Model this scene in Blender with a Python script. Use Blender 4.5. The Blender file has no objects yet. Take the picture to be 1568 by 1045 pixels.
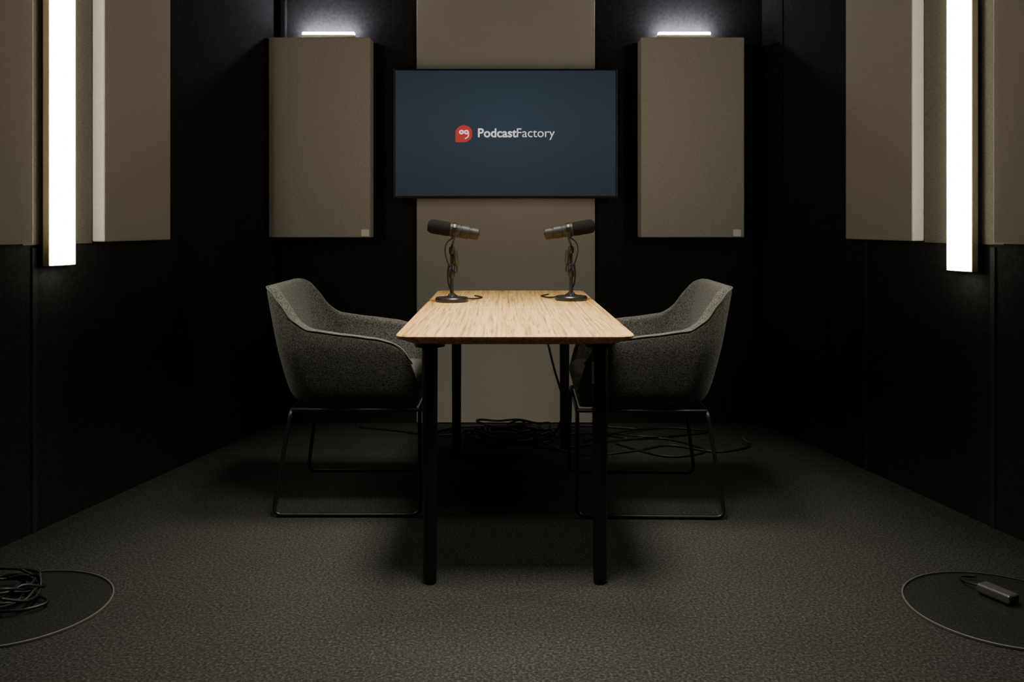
import bpy, bmesh, math, random
from mathutils import Vector, Matrix
random.seed(4)
S=bpy.context.scene
COL=S.collection

# ------------------------------------------------------------------ materials
def newmat(name):
    m=bpy.data.materials.new(name); m.use_nodes=True
    nt=m.node_tree; b=nt.nodes['Principled BSDF']
    return m,nt,b
def plain(name,col,rough=.5,metal=0,spec=.5):
    m,nt,b=newmat(name)
    b.inputs['Base Color'].default_value=(*col,1); b.inputs['Roughness'].default_value=rough
    b.inputs['Metallic'].default_value=metal; b.inputs['Specular IOR Level'].default_value=spec
    return m
def noisy(name,c1,c2,scale,rough=.9,bump=.3,dist=.002,spec=.2,detail=4,scl=(1,1,1),ramp=(.35,.65),kind='noise',metal=0,sheen=0):
    m,nt,b=newmat(name)
    tc=nt.nodes.new('ShaderNodeTexCoord'); mp=nt.nodes.new('ShaderNodeMapping'); mp.inputs['Scale'].default_value=scl
    nt.links.new(tc.outputs['Object'],mp.inputs['Vector'])
    if kind=='noise':
        t=nt.nodes.new('ShaderNodeTexNoise'); t.inputs['Scale'].default_value=scale; t.inputs['Detail'].default_value=detail; out=t.outputs['Fac']
    else:
        t=nt.nodes.new('ShaderNodeTexVoronoi'); t.inputs['Scale'].default_value=scale; out=t.outputs['Distance']
    nt.links.new(mp.outputs[0],t.inputs['Vector'])
    r=nt.nodes.new('ShaderNodeValToRGB'); r.color_ramp.elements[0].position=ramp[0]; r.color_ramp.elements[1].position=ramp[1]
    r.color_ramp.elements[0].color=(*c1,1); r.color_ramp.elements[1].color=(*c2,1)
    nt.links.new(out,r.inputs[0]); nt.links.new(r.outputs[0],b.inputs['Base Color'])
    bp=nt.nodes.new('ShaderNodeBump'); bp.inputs['Strength'].default_value=bump; bp.inputs['Distance'].default_value=dist
    nt.links.new(out,bp.inputs['Height']); nt.links.new(bp.outputs[0],b.inputs['Normal'])
    b.inputs['Roughness'].default_value=rough; b.inputs['Specular IOR Level'].default_value=spec; b.inputs['Metallic'].default_value=metal
    if sheen: b.inputs['Sheen Weight'].default_value=sheen
    return m
def emis(name,col,strength):
    m,nt,b=newmat(name)
    b.inputs['Base Color'].default_value=(.8,.8,.8,1)
    b.inputs['Emission Color'].default_value=(*col,1); b.inputs['Emission Strength'].default_value=strength
    return m

M_wall=noisy('wall_black_felt',(.013,.0128,.0125),(.020,.0197,.0192),60,rough=.9,bump=.15,spec=.06)
M_seam=plain('wall_seam',(.006,.006,.006),.9)
M_ceil=plain('ceiling_black',(.012,.012,.012),.9)
M_panel=noisy('acoustic_fabric',(.305,.284,.246),(.415,.388,.338),420,rough=.95,bump=.35,dist=.001,spec=.1,detail=2)
M_glowstrip=noisy('added_glow_felt',(.085,.078,.060),(.125,.115,.088),200,rough=.95,bump=.2,spec=.1)  # paler than the wall, so the added strips show the tube glow
M_tag=plain('tag_glint_offwhite',(.78,.76,.70),.6)
M_plastic=plain('black_plastic',(.012,.012,.012),.35)
M_grey=plain('grey_plastic',(.055,.055,.05),.35)
M_metal=plain('black_powdercoat',(.010,.010,.010),.38,0,.5)
M_leg=plain('leg_black',(.006,.006,.006),.4,0,.4)
M_rubber=plain('cable_rubber',(.008,.008,.008),.45)
M_foam=noisy('mic_foam',(.004,.004,.004),(.018,.018,.018),900,rough=1,bump=.6,dist=.001)
M_micbody=plain('mic_body_grey',(.022,.021,.019),.5,0,.35)
M_chrome=plain('mic_steel',(.06,.057,.05),.4,.6)
M_fabric=noisy('chair_grey_tweed',(.036,.035,.031),(.165,.158,.140),210,rough=.95,bump=.6,dist=.0015,spec=.1,detail=4,sheen=.08)
M_pipe=noisy('chair_piping',(.10,.096,.082),(.16,.15,.13),300,rough=.9,bump=.3,spec=.1)
M_tube=emis('led_diffuser',(1.0,.96,.82),25)
M_bar=emis('led_bar_cool',(.87,.83,1.0),200)
M_alu=plain('profile_champagne',(.62,.55,.36),.45,.1)
M_red=emis('logo_red',(.75,.06,.06),.55); M_red.node_tree.nodes['Principled BSDF'].inputs['Base Color'].default_value=(.1,.01,.01,1)
M_white=emis('logo_white',(.8,.82,.85),.75)

# carpet
def carpet():
    m,nt,b=newmat('carpet_charcoal'); L=nt.links.new
    tc=nt.nodes.new('ShaderNodeTexCoord')
    n=nt.nodes.new('ShaderNodeTexNoise'); n.inputs['Scale'].default_value=130; n.inputs['Detail'].default_value=5; n.inputs['Roughness'].default_value=.7
    n2=nt.nodes.new('ShaderNodeTexNoise'); n2.inputs['Scale'].default_value=2.2; n2.inputs['Detail'].default_value=3
    L(tc.outputs['Object'],n.inputs['Vector']); L(tc.outputs['Object'],n2.inputs['Vector'])
    r=nt.nodes.new('ShaderNodeValToRGB'); e=r.color_ramp.elements
    e[0].position=.36; e[0].color=(.012,.012,.0104,1); e[1].position=.72; e[1].color=(.102,.101,.088,1)
    k=e.new(.53); k.color=(.037,.0368,.0320,1)
    L(n.outputs['Fac'],r.inputs[0])
    mx=nt.nodes.new('ShaderNodeMix'); mx.data_type='RGBA'; mx.blend_type='MULTIPLY'; mx.inputs[0].default_value=.35
    L(r.outputs[0],mx.inputs[6]); L(n2.outputs['Fac'],mx.inputs[7]); L(mx.outputs[2],b.inputs['Base Color'])
    bp=nt.nodes.new('ShaderNodeBump'); bp.inputs['Strength'].default_value=.5; bp.inputs['Distance'].default_value=.003
    L(n.outputs['Fac'],bp.inputs['Height']); L(bp.outputs[0],b.inputs['Normal'])
    b.inputs['Roughness'].default_value=.95; b.inputs['Specular IOR Level'].default_value=.1
    return m
M_carpet=carpet()
def bamboo():
    m,nt,b=newmat('bamboo_wood'); L=nt.links.new
    tc=nt.nodes.new('ShaderNodeTexCoord')
    def tex(scl,scale,det):
        mp=nt.nodes.new('ShaderNodeMapping'); mp.inputs['Scale'].default_value=scl; L(tc.outputs['Object'],mp.inputs['Vector'])
        n=nt.nodes.new('ShaderNodeTexNoise'); n.inputs['Scale'].default_value=scale; n.inputs['Detail'].default_value=det
        L(mp.outputs[0],n.inputs['Vector']); return n.outputs['Fac']
    a=tex((1,.015,1),120,3); c=tex((1,.012,1),26,2); d=tex((1,.03,1),200,2)
    r=nt.nodes.new('ShaderNodeValToRGB'); e=r.color_ramp.elements
    e[0].position=.34; e[0].color=(.43,.225,.068,1); e[1].position=.62; e[1].color=(.80,.52,.205,1)
    k=e.new(.45); k.color=(.66,.40,.140,1)
    L(a,r.inputs[0])
    r2=nt.nodes.new('ShaderNodeValToRGB'); e=r2.color_ramp.elements
    e[0].position=.35; e[0].color=(.84,.79,.72,1); e[1].position=.6; e[1].color=(1,1,1,1); L(c,r2.inputs[0])
    r3=nt.nodes.new('ShaderNodeValToRGB'); e=r3.color_ramp.elements
    e[0].position=.32; e[0].color=(.58,.46,.33,1); e[1].position=.44; e[1].color=(1,1,1,1); L(d,r3.inputs[0])
    mx=nt.nodes.new('ShaderNodeMix'); mx.data_type='RGBA'; mx.blend_type='MULTIPLY'; mx.inputs[0].default_value=1
    L(r.outputs[0],mx.inputs[6]); L(r2.outputs[0],mx.inputs[7])
    mx2=nt.nodes.new('ShaderNodeMix'); mx2.data_type='RGBA'; mx2.blend_type='MULTIPLY'; mx2.inputs[0].default_value=1
    L(mx.outputs[2],mx2.inputs[6]); L(r3.outputs[0],mx2.inputs[7]); L(mx2.outputs[2],b.inputs['Base Color'])
    b.inputs['Roughness'].default_value=.42
    return m
M_bamboo=bamboo()
def screenmat():
    m,nt,b=newmat('tv_screen_painted_sheen'); L=nt.links.new
    tc=nt.nodes.new('ShaderNodeTexCoord'); mp=nt.nodes.new('ShaderNodeMapping')
    mp.inputs['Location'].default_value=(-1.0,0,-1.15); mp.inputs['Scale'].default_value=(2,0,2)
    L(tc.outputs['Generated'],mp.inputs['Vector'])
    g=nt.nodes.new('ShaderNodeTexGradient'); g.gradient_type='SPHERICAL'
    mp2=nt.nodes.new('ShaderNodeMapping'); mp2.inputs['Scale'].default_value=(.62,.62,.62); L(mp.outputs[0],mp2.inputs['Vector']); L(mp2.outputs[0],g.inputs['Vector'])
    r=nt.nodes.new('ShaderNodeValToRGB'); e=r.color_ramp.elements
    e[0].color=(.012,.019,.027,1); e[1].color=(.028,.041,.056,1); L(g.outputs['Fac'],r.inputs[0])  # reflection brightening the upper middle is painted into the emission
    L(r.outputs[0],b.inputs['Emission Color']); b.inputs['Emission Strength'].default_value=1.0
    b.inputs['Base Color'].default_value=(.008,.010,.012,1); b.inputs['Roughness'].default_value=.40
    return m
M_screen=screenmat()
def glassm():
    m,nt,b=newmat('clear_acrylic'); b.inputs['Base Color'].default_value=(.03,.03,.03,1)
    b.inputs['Roughness'].default_value=.12; b.inputs['Alpha'].default_value=.25
    return m
M_glass=glassm()
M_rim=plain('acrylic_polished_edge',(.085,.085,.07),.45)

# ------------------------------------------------------------------ mesh helpers
def mk(name,bm,mat,parent=None,smooth=False,bevel=0,subsurf=0,autos=None):
    me=bpy.data.meshes.new(name); bmesh.ops.recalc_face_normals(bm,faces=bm.faces[:]); bm.to_mesh(me); bm.free()
    o=bpy.data.objects.new(name,me); COL.objects.link(o); me.materials.append(mat)
    if smooth:
        for p in me.polygons: p.use_smooth=True
    if bevel:
        md=o.modifiers.new('bevel','BEVEL'); md.width=bevel; md.segments=3; md.limit_method='ANGLE'; md.angle_limit=math.radians(40)
    if subsurf:
        md=o.modifiers.new('sub','SUBSURF'); md.levels=subsurf; md.render_levels=subsurf
    if parent: o.parent=parent
    return o
def empty(name,loc=(0,0,0),rz=0):
    o=bpy.data.objects.new(name,None); COL.objects.link(o); o.location=loc; o.rotation_euler=(0,0,rz); o.empty_display_size=.1; return o
def recenter(e):
    pts=[Vector(v.co) for c in e.children for v in c.data.vertices]
    c0=sum(pts,Vector())/len(pts); e.location=c0
    for c in e.children: c.location=-c0
def prism_bm(pts,z0,z1,bm=None):
    bm=bm or bmesh.new()
    a=[bm.verts.new((x,y,z0)) for x,y in pts]; b=[bm.verts.new((x,y,z1)) for x,y in pts]
    n=len(pts); bm.faces.new(a[::-1]); bm.faces.new(b)
    for i in range(n): bm.faces.new((a[i],a[(i+1)%n],b[(i+1)%n],b[i]))
    return bm
def prism(name,pts,z0,z1,mat,parent=None,bevel=0): return mk(name,prism_bm(pts,z0,z1),mat,parent,bevel=bevel)
def box(name,x0,x1,y0,y1,z0,z1,mat,parent=None,bevel=0): return prism(name,[(x0,y0),(x1,y0),(x1,y1),(x0,y1)],z0,z1,mat,parent,bevel)
def lathe(name,prof,mat,parent=None,M=None,n=40,sharp=35):
    bm=bmesh.new(); rings=[]
    for r,z in prof:
        if r<1e-6: rings.append([bm.verts.new((0,0,z))])
        else: rings.append([bm.verts.new((r*math.cos(2*math.pi*i/n),r*math.sin(2*math.pi*i/n),z)) for i in range(n)])
    for A,B in zip(rings,rings[1:]):
        for i in range(n):
            j=(i+1)%n
            if len(A)==1 and len(B)==1: continue
            if len(A)==1: bm.faces.new((A[0],B[i],B[j]))
            elif len(B)==1: bm.faces.new((A[i],A[j],B[0]))
            else: bm.faces.new((A[i],A[j],B[j],B[i]))
    if M is not None: bmesh.ops.transform(bm,matrix=M,verts=bm.verts[:])
    o=mk(name,bm,mat,parent,smooth=True)
    o.data.set_sharp_from_angle(angle=math.radians(sharp))
    return o
def catmull(P,n=8,closed=False):
    P=[Vector(p) for p in P]; out=[]
    m=len(P)
    for i in range(m-1):
        p0=P[max(i-1,0)];p1=P[i];p2=P[i+1];p3=P[min(i+2,m-1)]
        for k in range(n):
            t=k/n
            out.append(.5*((2*p1)+(-p0+p2)*t+(2*p0-5*p1+4*p2-p3)*t*t+(-p0+3*p1-3*p2+p3)*t**3))
    out.append(P[-1]); return out
def sweep_bm(pts,r,ns=10,bm=None):
    bm=bm or bmesh.new(); pts=[Vector(p) for p in pts]
    T=[(pts[min(i+1,len(pts)-1)]-pts[max(i-1,0)]).normalized() for i in range(len(pts))]
    up=Vector((0,0,1)) if abs(T[0].z)<.9 else Vector((1,0,0))
    N=(up-T[0]*up.dot(T[0])).normalized(); rings=[]
    for p,t in zip(pts,T):
        N=(N-t*N.dot(t)).normalized(); B=t.cross(N)
        rings.append([bm.verts.new(p+r*(math.cos(2*math.pi*k/ns)*N+math.sin(2*math.pi*k/ns)*B)) for k in range(ns)])
    for a,b in zip(rings,rings[1:]):
        for k in range(ns): bm.faces.new((a[k],a[(k+1)%ns],b[(k+1)%ns],b[k]))
    bm.faces.new(rings[0][::-1]); bm.faces.new(rings[-1]); return bm
def sweep(name,pts,r,mat,parent=None,ns=10,n=8,smoothpath=True):
    p=catmull(pts,n) if smoothpath else pts
    return mk(name,sweep_bm(p,r,ns),mat,parent,smooth=True)
def filleted(pts,rad,n=6):
    P=[Vector(p) for p in pts]; out=[P[0]]
    for i in range(1,len(P)-1):
        a=(P[i-1]-P[i]).normalized(); b=(P[i+1]-P[i]).normalized()
        s=P[i]+a*rad; e=P[i]+b*rad
        for k in range(n+1):
            t=k/n; out.append((1-t)**2*s+2*t*(1-t)*P[i]+t*t*e)
    out.append(P[-1]); return out

# ------------------------------------------------------------------ room
YB=4.718; CEIL=2.75; YF=-1.6
def xl(y): return -1.22-.243*(YB-y)
def xr(y): return 1.395+.206*(YB-y)
prism('floor',[(xl(YF)-.2,YF-.2),(xr(YF)+.2,YF-.2),(xr(YB)+.2,YB+.15),(xl(YB)-.2,YB+.15)],-.1,0,M_carpet)
prism('ceiling',[(xl(YF)-.2,YF-.2),(xr(YF)+.2,YF-.2),(xr(YB)+.2,YB+.15),(xl(YB)-.2,YB+.15)],CEIL,CEIL+.1,M_ceil)
box('wall_back',xl(YB)-.15,xr(YB)+.15,YB,YB+.12,0,CEIL,M_wall)
box('wall_front',xl(YF)-.15,xr(YF)+.15,YF-.12,YF,0,CEIL,M_wall)
prism('wall_left',[(xl(YF),YF),(xl(YF)-.12,YF),(xl(YB)-.12,YB),(xl(YB),YB)],0,CEIL,M_wall)
prism('wall_right',[(xr(YF),YF),(xr(YF)+.12,YF),(xr(YB)+.12,YB),(xr(YB),YB)],0,CEIL,M_wall)
NL=Vector((.972,-.236))
tr=Vector((-.206,1)).normalized(); NR=Vector((-tr.y,tr.x))
def onwall(side,y,off):
    if side=='l': p=Vector((xl(y),y))+NL*off
    else: p=Vector((xr(y),y))+NR*off
    return (p.x,p.y)
def wallslab(name,side,y0,y1,o0,o1,z0,z1,mat,parent=None,bevel=0):
    return prism(name,[onwall(side,y0,o0),onwall(side,y0,o1),onwall(side,y1,o1),onwall(side,y1,o0)],z0,z1,mat,parent,bevel)
i=1
for side,y in(('l',3.03),('r',3.08),('r',3.80),('r',4.50),('l',1.9),('r',1.9)):
    wallslab('trim_%d'%i,side,y,y+.022,0,.006,0,.99 if 2.9<y<3.2 else CEIL,M_wall if y>4 else M_seam,bevel=.002); i+=1
box('trim_%d'%i,-1.195,-1.16,YB-.03,YB,0,CEIL,M_wall,bevel=.008)

box('fabric_wall_strip',-.462,.494,YB-.018,YB,0.004,CEIL,M_panel,bevel=.004)
wallslab('added_glow_strip','l',2.985,3.315,.001,.010,1.0,2.4,M_glowstrip)  # strips added between panels to imitate tube glow on the black wall
wallslab('added_glow_strip.001','r',3.035,3.435,.001,.010,1.0,2.4,M_glowstrip)

def back_panel(x0,x1,tagx):
    e=empty('acoustic_panel',((x0+x1)/2,YB,1.0)); cx=(x0+x1)/2
    box('fabric_block',x0-cx,x1-cx,-.118,-.002,0.0,1.052,M_panel,e,bevel=.006)
    box('label_tag_glint',tagx-cx-.02,tagx-cx+.02,-.1195,-.117,.006,.042,M_tag,e,bevel=.001)
back_panel(-1.230,-.695,-.722)
back_panel(.724,1.267,1.228)
def side_panel(side,y0,y1):
    e=empty('acoustic_panel')
    wallslab('fabric_block',side,y0,y1,.003,.058,1.005,2.065,M_panel,e,bevel=.006); recenter(e)
for y0,y1 in((3.32,3.725),(2.40,2.98)): side_panel('l',y0,y1)
for y0,y1 in((3.44,3.88),(2.45,3.03)): side_panel('r',y0,y1)

def batten(side,y0,y1,z0,z1=2.35):
    e=empty('led_wall_light')
    wallslab('bracket',side,y0+.03,y1-.03,.011,.021,z0+.1,z1-.1,M_plastic,e)
    wallslab('housing',side,y0,y1,.020,.046,z0,z1,M_alu,e,bevel=.003)
    p=[onwall(side,y0+.004+(y1-y0-.008)*(.5-.5*math.cos(math.pi*k/8)) ,.046+.026*math.sin(math.pi*k/8)**.5) for k in range(9)]
    prism('diffuser',p,z0+.003,z1-.003,M_tube,e); recenter(e)
batten('l',3.06,3.175,.925); batten('r',3.14,3.255,.90)
for cx in(-.928,.965):
    e=empty('led_bar_light',(cx,YB-.045,2.075))
    box('bracket',-.02,.02,-.005,.043,-.012,.004,M_plastic,e)
    box('housing',-.142,.142,-.02,.02,-.010,.002,M_alu,e,bevel=.002)
    box('diffuser',-.138,.138,-.017,.017,.002,.016,M_bar,e,bevel=.004)

def ceiling_lamp(x,y,w,d,watts,col,spread):
    e=empty('ceiling_light',(x,y,CEIL))
    box('housing',-w/2-.02,w/2+.02,-d/2-.02,d/2+.02,-.05,-.0,M_plastic,e,bevel=.004)
    ld=bpy.data.lights.new('lamp','AREA'); ld.shape='RECTANGLE'; ld.size=w; ld.size_y=d; ld.energy=watts; ld.color=col; ld.spread=math.radians(spread)
    lo=bpy.data.objects.new('lamp',ld); COL.objects.link(lo); lo.location=(0,0,-.055); lo.parent=e
ceiling_lamp(.03,3.25,.50,.50,14,(1,.94,.82),72)
ceiling_lamp(.03,2.20,.60,.50,25,(1,.95,.84),84)

# ------------------------------------------------------------------ tv
tv=empty('wall_tv',(.014,YB-.02,1.5485))
W,Hh=.592,.3435
box('body',-W+.06,W-.06,-.035,0.0,-Hh+.05,Hh-.05,M_plastic,tv,bevel=.01)
box('bezel',-W,W,-.062,-.034,-Hh,Hh,M_plastic,tv,bevel=.003)
box('screen',-W+.010,W-.010,-.0635,-.060,-Hh+.014,Hh-.010,M_screen,tv)
def text(s,x,z,width,off,name):
    c=bpy.data.curves.new(name,'FONT'); c.body=s; c.size=.07; c.offset=off; c.extrude=.0004
    o=bpy.data.objects.new('tmp',c); COL.objects.link(o); bpy.context.view_layer.update()
    dg=bpy.context.evaluated_depsgraph_get(); me=bpy.data.meshes.new_from_object(o.evaluated_get(dg))
    bpy.data.objects.remove(o)
    xs=[v.co.x for v in me.vertices]; w=max(xs)-min(xs); mn=min(xs)
    k=width/w
    for v in me.vertices: v.co=Vector(((v.co.x-mn)*k,-v.co.z,v.co.y*k))
    ob=bpy.data.objects.new(name,me); COL.objects.link(ob); me.materials.clear(); me.materials.append(M_white)
    ob.parent=tv; ob.location=(x,-.0645,z)
px=.00346
text('Podcast',(732-774)*px,-.018,59*px,.0012,'logo_text_bold')
text('Factory',(791.5-774)*px,-.018,57.5*px,-.0003,'logo_text_light')
bm=bmesh.new(); R=.045; cxl=(710.5-774)*px; pts=[]
for k in range(28):
    a=-math.pi/2+ (1.5*math.pi)*k/27
    pts.append((R*math.cos(a),R*math.sin(a)))
pts.append((-R,-R*.92)); pts.append((-R*.9,-R))
a_=[bm.verts.new((x+cxl,-.0645,z)) for x,z in pts]; b_=[bm.verts.new((x+cxl,-.0635,z)) for x,z in pts]
bm.faces.new(a_); bm.faces.new(b_[::-1])
for k in range(len(pts)): bm.faces.new((a_[k],a_[(k+1)%len(pts)],b_[(k+1)%len(pts)],b_[k]))
mk('logo_icon',bm,M_red,tv)
for dx in(-.013,.013):
    bm=bmesh.new(); ring=[]
    for k in range(24):
        a=2*math.pi*k/24; ring.append((bm.verts.new((cxl+dx+.013*math.cos(a),-.0652,.008+.012*math.sin(a))),bm.verts.new((cxl+dx+.005*math.cos(a),-.0652,.008+.004*math.sin(a)))))
    for k in range(24): bm.faces.new((ring[k][0],ring[(k+1)%24][0],ring[(k+1)%24][1],ring[k][1]))
    mk('logo_ring',bm,M_white,tv)
sweep('logo_tail',[(cxl+.024,-.065,.005),(cxl+.022,-.065,-.015),(cxl+.006,-.065,-.027)],.0028,M_white,tv,6)

# ------------------------------------------------------------------ table
TX,TY,TL_,TW=.036,3.385,1.70,.70
tb=empty('table',(TX,TY,0))
def rrect(hx,hy,r,n=8):
    p=[]
    for cx,cy,a0 in((hx-r,hy-r,0),(-hx+r,hy-r,90),(-hx+r,-hy+r,180),(hx-r,-hy+r,270)):
        for k in range(n+1):
            a=math.radians(a0+90*k/n); p.append((cx+r*math.cos(a),cy+r*math.sin(a)))
    return p
bm=bmesh.new(); rings=[]
for ins,z in((.050,.718),(.006,.737),(.001,.741),(0,.746),(.003,.750)):
    rings.append([bm.verts.new((x,y,z)) for x,y in rrect(TW/2-ins,TL_/2-ins,.045-min(ins,.02))])
for A,B in zip(rings,rings[1:]):
    for k in range(len(A)): bm.faces.new((A[k],A[(k+1)%len(A)],B[(k+1)%len(A)],B[k]))
bm.faces.new(rings[0][::-1]); bm.faces.new(rings[-1])
mk('tabletop',bm,M_bamboo,tb)
k=1
for lx in(-.254,.254):
    for ly in(2.62,4.13):
        T=Matrix.Translation((lx,ly-TY,0))
        lathe('leg_%d'%k,[(0,.0),(.017,0),(.019,.003),(.0195,.02),(.0205,.03),(.0235,.66),(.0235,.716),(0,.717)],M_leg,tb,T)
        lathe('leg_plate_%d'%k,[(0,.708),(.045,.708),(.045,.7175),(0,.7175)],M_leg,tb,T); k+=1
box('label_tag_glint',.228,.234,2.595-TY,2.6-TY,.60,.665,M_tag,tb)  # off-white piece stands in for a light reflection on the leg

# ------------------------------------------------------------------ chairs
def interp(x,tab):
    if x<=tab[0][0]: return tab[0][1]
    for (a,b),(c,d) in zip(tab,tab[1:]):
        if x<=c:
            t=(x-a)/(c-a); t=t*t*(3-2*t)*.5+t*.5; return b+(d-b)*t
    return tab[-1][1]
HT=[(-.315,.842),(-.29,.832),(-.262,.795),(-.215,.72),(-.165,.688),(-.02,.670),(.10,.656),(.185,.634),(.24,.56),(.27,.46)]
def upath(hw,xb,xf,r,n1=14,nc=8,n2=8):
    p=[]
    for k in range(n1): p.append((xf+(xb+r-xf)*k/n1,-hw))
    for k in range(nc): a=math.radians(270-90*k/nc); p.append((xb+r+r*math.cos(a),-hw+r+r*math.sin(a)))
    for k in range(n2+1): p.append((xb,-hw+r+(2*hw-2*r)*k/n2))
    q=[(x,-y) for x,y in p[:n1+nc]][::-1]
    return p+q
ZB=.40
def chair(loc,rz,name='armchair'):
    e=empty(name,loc,rz)
    bm=bmesh.new()
    topx=[x for x,y in upath(.31,-.315,.27,.11)]
    hs=[interp(x,HT) for x in topx]
    N=len(topx)
    def ring(t,ins,inner=False):
        out=[]
        for i in range(N):
            z=ZB+(hs[i]-ZB)*t; 
            a=max(0,(z-ZB)/(.845-ZB)); b=min(1,a/.5)**.6
            hw=.240+.080*b-ins; xb=-.225-.090*a**.85+ins; xf=.262+.010*b-ins*.3
            x,y=upath(hw,xb,xf,max(.11-ins*.5,.05))[i]
            out.append((x,y,z))
        return out
    rows=[]
    r0=ring(0,.035); rows.append([(x,y,ZB-.012) for x,y,z in r0])
    for t in(.0,.07,.2,.35,.5,.65,.8,.92,.985): 
        R0=ring(t,0.012 if t==0 else 0); rows.append(R0)
    rt=ring(1,.018); rows.append([(x,y,z+.004) for x,y,z in rt])
    for t in(.985,.9,.7,.5,.3,.15): rows.append(ring(t,.045))
    V=[[bm.verts.new(p) for p in r] for r in rows]
    for A,B in zip(V,V[1:]):
        for k in range(N-1): bm.faces.new((A[k],A[k+1],B[k+1],B[k]))
    n=len(V)
    for col in(0,N-1):
        c=[V[r][col] for r in range(n)]
        lo,hi=0,n-1
        while hi-lo>1:
            if hi-lo==2: bm.faces.new((c[lo],c[lo+1],c[hi])); break
            bm.faces.new((c[lo],c[lo+1],c[hi-1],c[hi])); lo+=1; hi-=1
    mk('shell',bm,M_fabric,e,smooth=True,subsurf=2)
    rim=[Vector(p)+Vector((0,0,.002)) for p in ring(.985,.002)]
    mk('piping',sweep_bm(catmull(rim[1:-1],3),.0032,6),M_pipe,e,smooth=True)
    bp=upath(.215,-.19,.255,.08)
    bm=prism_bm(bp,ZB-.012,.46); mk('seat_base',bm,M_fabric,e,bevel=.012)
    bm=bmesh.new(); rr=[]
    cu=rrect(.215,.195,.06,6)
    for s,z in((.9,.445),(1,.455),(1.02,.475),(1,.495),(.93,.508),(.5,.515)):
        rr.append([bm.verts.new((x*s+.055,y*s,z)) for x,y in cu])
    for A,B in zip(rr,rr[1:]):
        for k in range(len(A)): bm.faces.new((A[k],A[(k+1)%len(A)],B[(k+1)%len(A)],B[k]))
    bm.faces.new(rr[0][::-1]); bm.faces.new(rr[-1]); mk('seat_cushion',bm,M_fabric,e,smooth=True)
    for j,s in enumerate((-1,1)):
        pts=[(-.215,0,.381),(-.215,s*.245,.381),(-.270,s*.29,.0085),(.267,s*.29,.0085),(.262,s*.245,.381),(.262,0,.381)]
        P=filleted(pts,.035)
        mk('sled_frame_%d'%(j+1),sweep_bm(P,.0078,10),M_metal,e,smooth=True)
        mk('side_rail_%d'%(j+1),sweep_bm([(-.215,s*.235,.381),(.262,s*.235,.381)],.0075,10),M_metal,e,smooth=True)
    return e
chair((-.570,3.495,0),math.radians(0))
chair((.543,3.475,0),math.radians(180-1.5))

# ------------------------------------------------------------------ microphones
def mic(loc,face,yaw=0):
    e=empty('desk_microphone',loc,yaw)
    lathe('stand_base',[(0,0),(.066,0),(.068,.003),(.068,.014),(.064,.019),(.030,.022),(.016,.026),(.013,.034),(0,.034)],M_plastic,e)
    lathe('stand_rod',[(0,.028),(.0080,.028),(.0080,.120),(.0065,.122),(.0065,.205),(0,.205)],M_metal,e,n=20)
    lathe('clutch',[(0,.098),(.011,.098),(.013,.104),(.013,.150),(.010,.156),(0,.156)],M_plastic,e,n=24)
    lathe('swivel',[(0,.198),(.010,.198),(.012,.204),(.012,.222),(.008,.228),(0,.228)],M_chrome,e,n=24)
    c=Vector((face*-.010,0,.296)); tilt=math.radians(10)
    ax=Vector((face*math.cos(tilt),0,math.sin(tilt)))
    q=Vector((0,0,1)).rotation_difference(ax).to_matrix().to_4x4(); M=Matrix.Translation(c)@q
    lathe('windscreen',[(0,.018),(.027,.018),(.0295,.026),(.030,.085),(.028,.100),(.020,.110),(0,.113)],M_foam,e,M)
    lathe('mic_body',[(0,-.102),(.021,-.102),(.0245,-.099),(.0255,-.070),(.0240,-.068),(.0240,-.064),(.0275,-.062),(.0282,-.030),(.0265,-.028),(.0265,-.024),(.0282,-.022),(.0282,-.012),(.029,-.010),(.029,.018),(.0,.018)],M_micbody,e,M)
    lathe('mic_collar',[(.029,-.006),(.032,-.004),(.032,.006),(.029,.008)],M_plastic,e,M)
    lathe('rear_cap',[(0,-.106),(.016,-.106),(.017,-.1015),(0,-.1015)],M_chrome,e,M,n=24)
    yk=[(c.x,.037,c.z),(c.x,.038,c.z-.03),(face*-.004,.030,.240),(0,.0,.229),(face*-.004,-.030,.240),(c.x,-.038,c.z-.03),(c.x,-.037,c.z)]
    sweep('yoke',yk,.0045,M_metal,e)
    for s in(-1,1):
        Mk=Matrix.Translation((c.x,s*.0275,c.z))@Matrix.Rotation(-s*math.pi/2,4,'X')
        lathe('yoke_knob',[(0,0),(.008,0),(.008,.006),(.014,.007),(.015,.018),(.012,.021),(0,.021)],M_plastic,e,Mk,n=24)
    Mx=Matrix.Translation((-face*.020,-.006,.148))@Matrix.Rotation(math.radians(6)*face,4,'Y')
    lathe('xlr_plug',[(0,0),(.006,0),(.0085,.018),(.0095,.020),(.0095,.062),(0,.062)],M_chrome,e,Mx,n=24)
    sweep('mic_cable',[(c.x,-.0,.268),(face*.020,-.014,.245),(face*.028,-.016,.215),(face*.022,-.014,.18),(face*.010,-.018,.15),(-face*.012,-.017,.128),(-face*.022,-.012,.125),(-face*.020,-.008,.150)],.0032,M_rubber,e,8)
    sweep('signal_cable',[(face*.014,.010,.150),(face*.018,.012,.11),(face*.010,.014,.06),(-face*.02,.05,.02),(-face*.085,.085,.0045),(-face*.13,.16,.004),(-face*.10,.25,.004)],.0032,M_rubber,e,8)
mic((-.211,3.63,.7502),-1,math.radians(3))
mic((.288,3.70,.7502),1,math.radians(-4))

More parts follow.
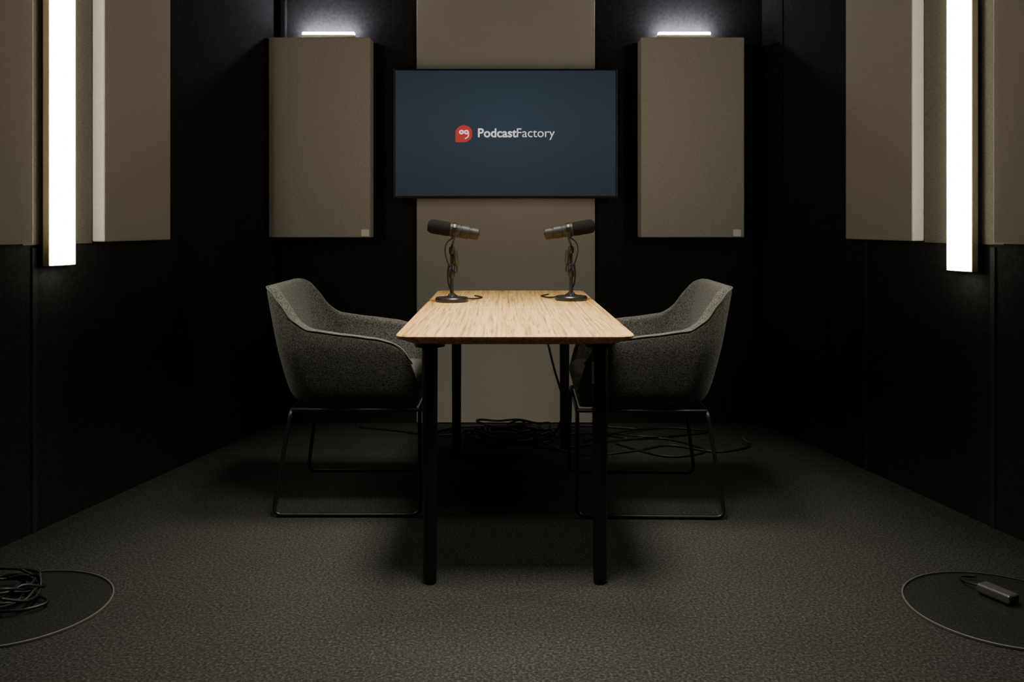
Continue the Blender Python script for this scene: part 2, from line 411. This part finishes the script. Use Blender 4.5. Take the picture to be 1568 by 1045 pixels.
# ------------------------------------------------------------------ floor cables
def cablepile(name,cx,cy,rx,ry,n,seed,tails=(),r=.0055):
    rnd=random.Random(seed); e=empty(name,(cx,cy,0))
    bm=bmesh.new()
    for c in range(n):
        pts=[]; a0=rnd.random()*6.28; rxx=rx*rnd.uniform(.5,1); ryy=ry*rnd.uniform(.5,1); ox=rnd.uniform(-.3,.3)*rx; oy=rnd.uniform(-.3,.3)*ry
        for k in range(16):
            a=a0+k*.62; pts.append((ox+rxx*math.cos(a)*rnd.uniform(.85,1.1),oy+ryy*math.sin(a)*rnd.uniform(.85,1.1),.007+.012*c*rnd.uniform(.3,.9)))
        sweep_bm(catmull(pts,6),r,8,bm)
    for t in tails: sweep_bm(catmull([(x-cx,y-cy,z+.001) for x,y,z in t],8),r,8,bm)
    mk('coils',bm,M_rubber,e,smooth=True)
    return e
cablepile('cable_pile',.04,4.33,.24,.15,9,3,tails=(
 [(-.75,4.60,.005),(-.55,4.52,.005),(-.35,4.42,.006),(-.15,4.36,.03),(.05,4.30,.05),(.25,4.40,.012),(.45,4.46,.006),(.62,4.35,.006)],
 [(-.30,4.20,.005),(-.38,4.40,.005),(-.25,4.58,.006),(-.02,4.60,.01),(.2,4.55,.006),(.42,4.62,.006),(.7,4.55,.006)],
 [(.10,4.25,.05),(.35,4.05,.006),(.62,4.12,.005),(.80,4.22,.005),(1.0,4.10,.005),(1.18,4.2,.005),(1.16,4.26,.03)],
 [(.55,4.25,.005),(.75,4.02,.005),(.95,4.12,.005),(.8,4.35,.005),(.55,4.3,.01),(.3,4.15,.01)],
 [(.5,4.5,.005),(.7,4.35,.015),(.9,4.42,.005),(1.05,4.5,.005),(.85,4.58,.005),(.6,4.45,.015),(.4,4.3,.01)],
 [(.235,4.20,.70),(.20,4.24,.60),(.24,4.22,.40),(.29,4.25,.2),(.25,4.3,.04),(.1,4.3,.02)]))
for cx,cy in((-1.36,2.45),(1.385,2.44)):
    e=empty('acrylic_floor_disc',(cx,cy,0.0005))
    lathe('disc',[(0,0),(.247,0),(.247,.006),(0,.006)],M_glass,e,n=96)
    lathe('rim',[(.2475,0),(.2515,.001),(.2515,.006),(.2475,.0065)],M_rim,e,n=96)
cablepile('cable_coil',-1.43,2.47,.14,.11,6,8,r=.0045).location.z=.008
e=empty('power_adapter',(1.41,2.50,.0075),math.radians(25))
box('brick',-.022,.022,-.052,.052,0,.026,M_grey,e,bevel=.006)
sweep('lead',[(0,.051,.014),(.0,.10,.008),(.03,.14,.004),(.07,.12,.004)],.0035,M_rubber,e,8)

# ------------------------------------------------------------------ camera
cd=bpy.data.cameras.new('camera'); cam=bpy.data.objects.new('camera',cd); COL.objects.link(cam)
cam.location=(0,0,1.075); cam.rotation_euler=(math.radians(90),0,0)
cd.sensor_width=36; cd.clip_start=.05
ZOOM=1; CXp,CYp=(784,522.5)
cd.lens=36*1343/1568*ZOOM; cd.shift_x=(CXp-770)*ZOOM/1568; cd.shift_y=-(CYp-342)*ZOOM/1568
S.camera=cam
w=bpy.data.worlds.new('world'); S.world=w; w.use_nodes=True
w.node_tree.nodes['Background'].inputs[0].default_value=(0,0,0,1)
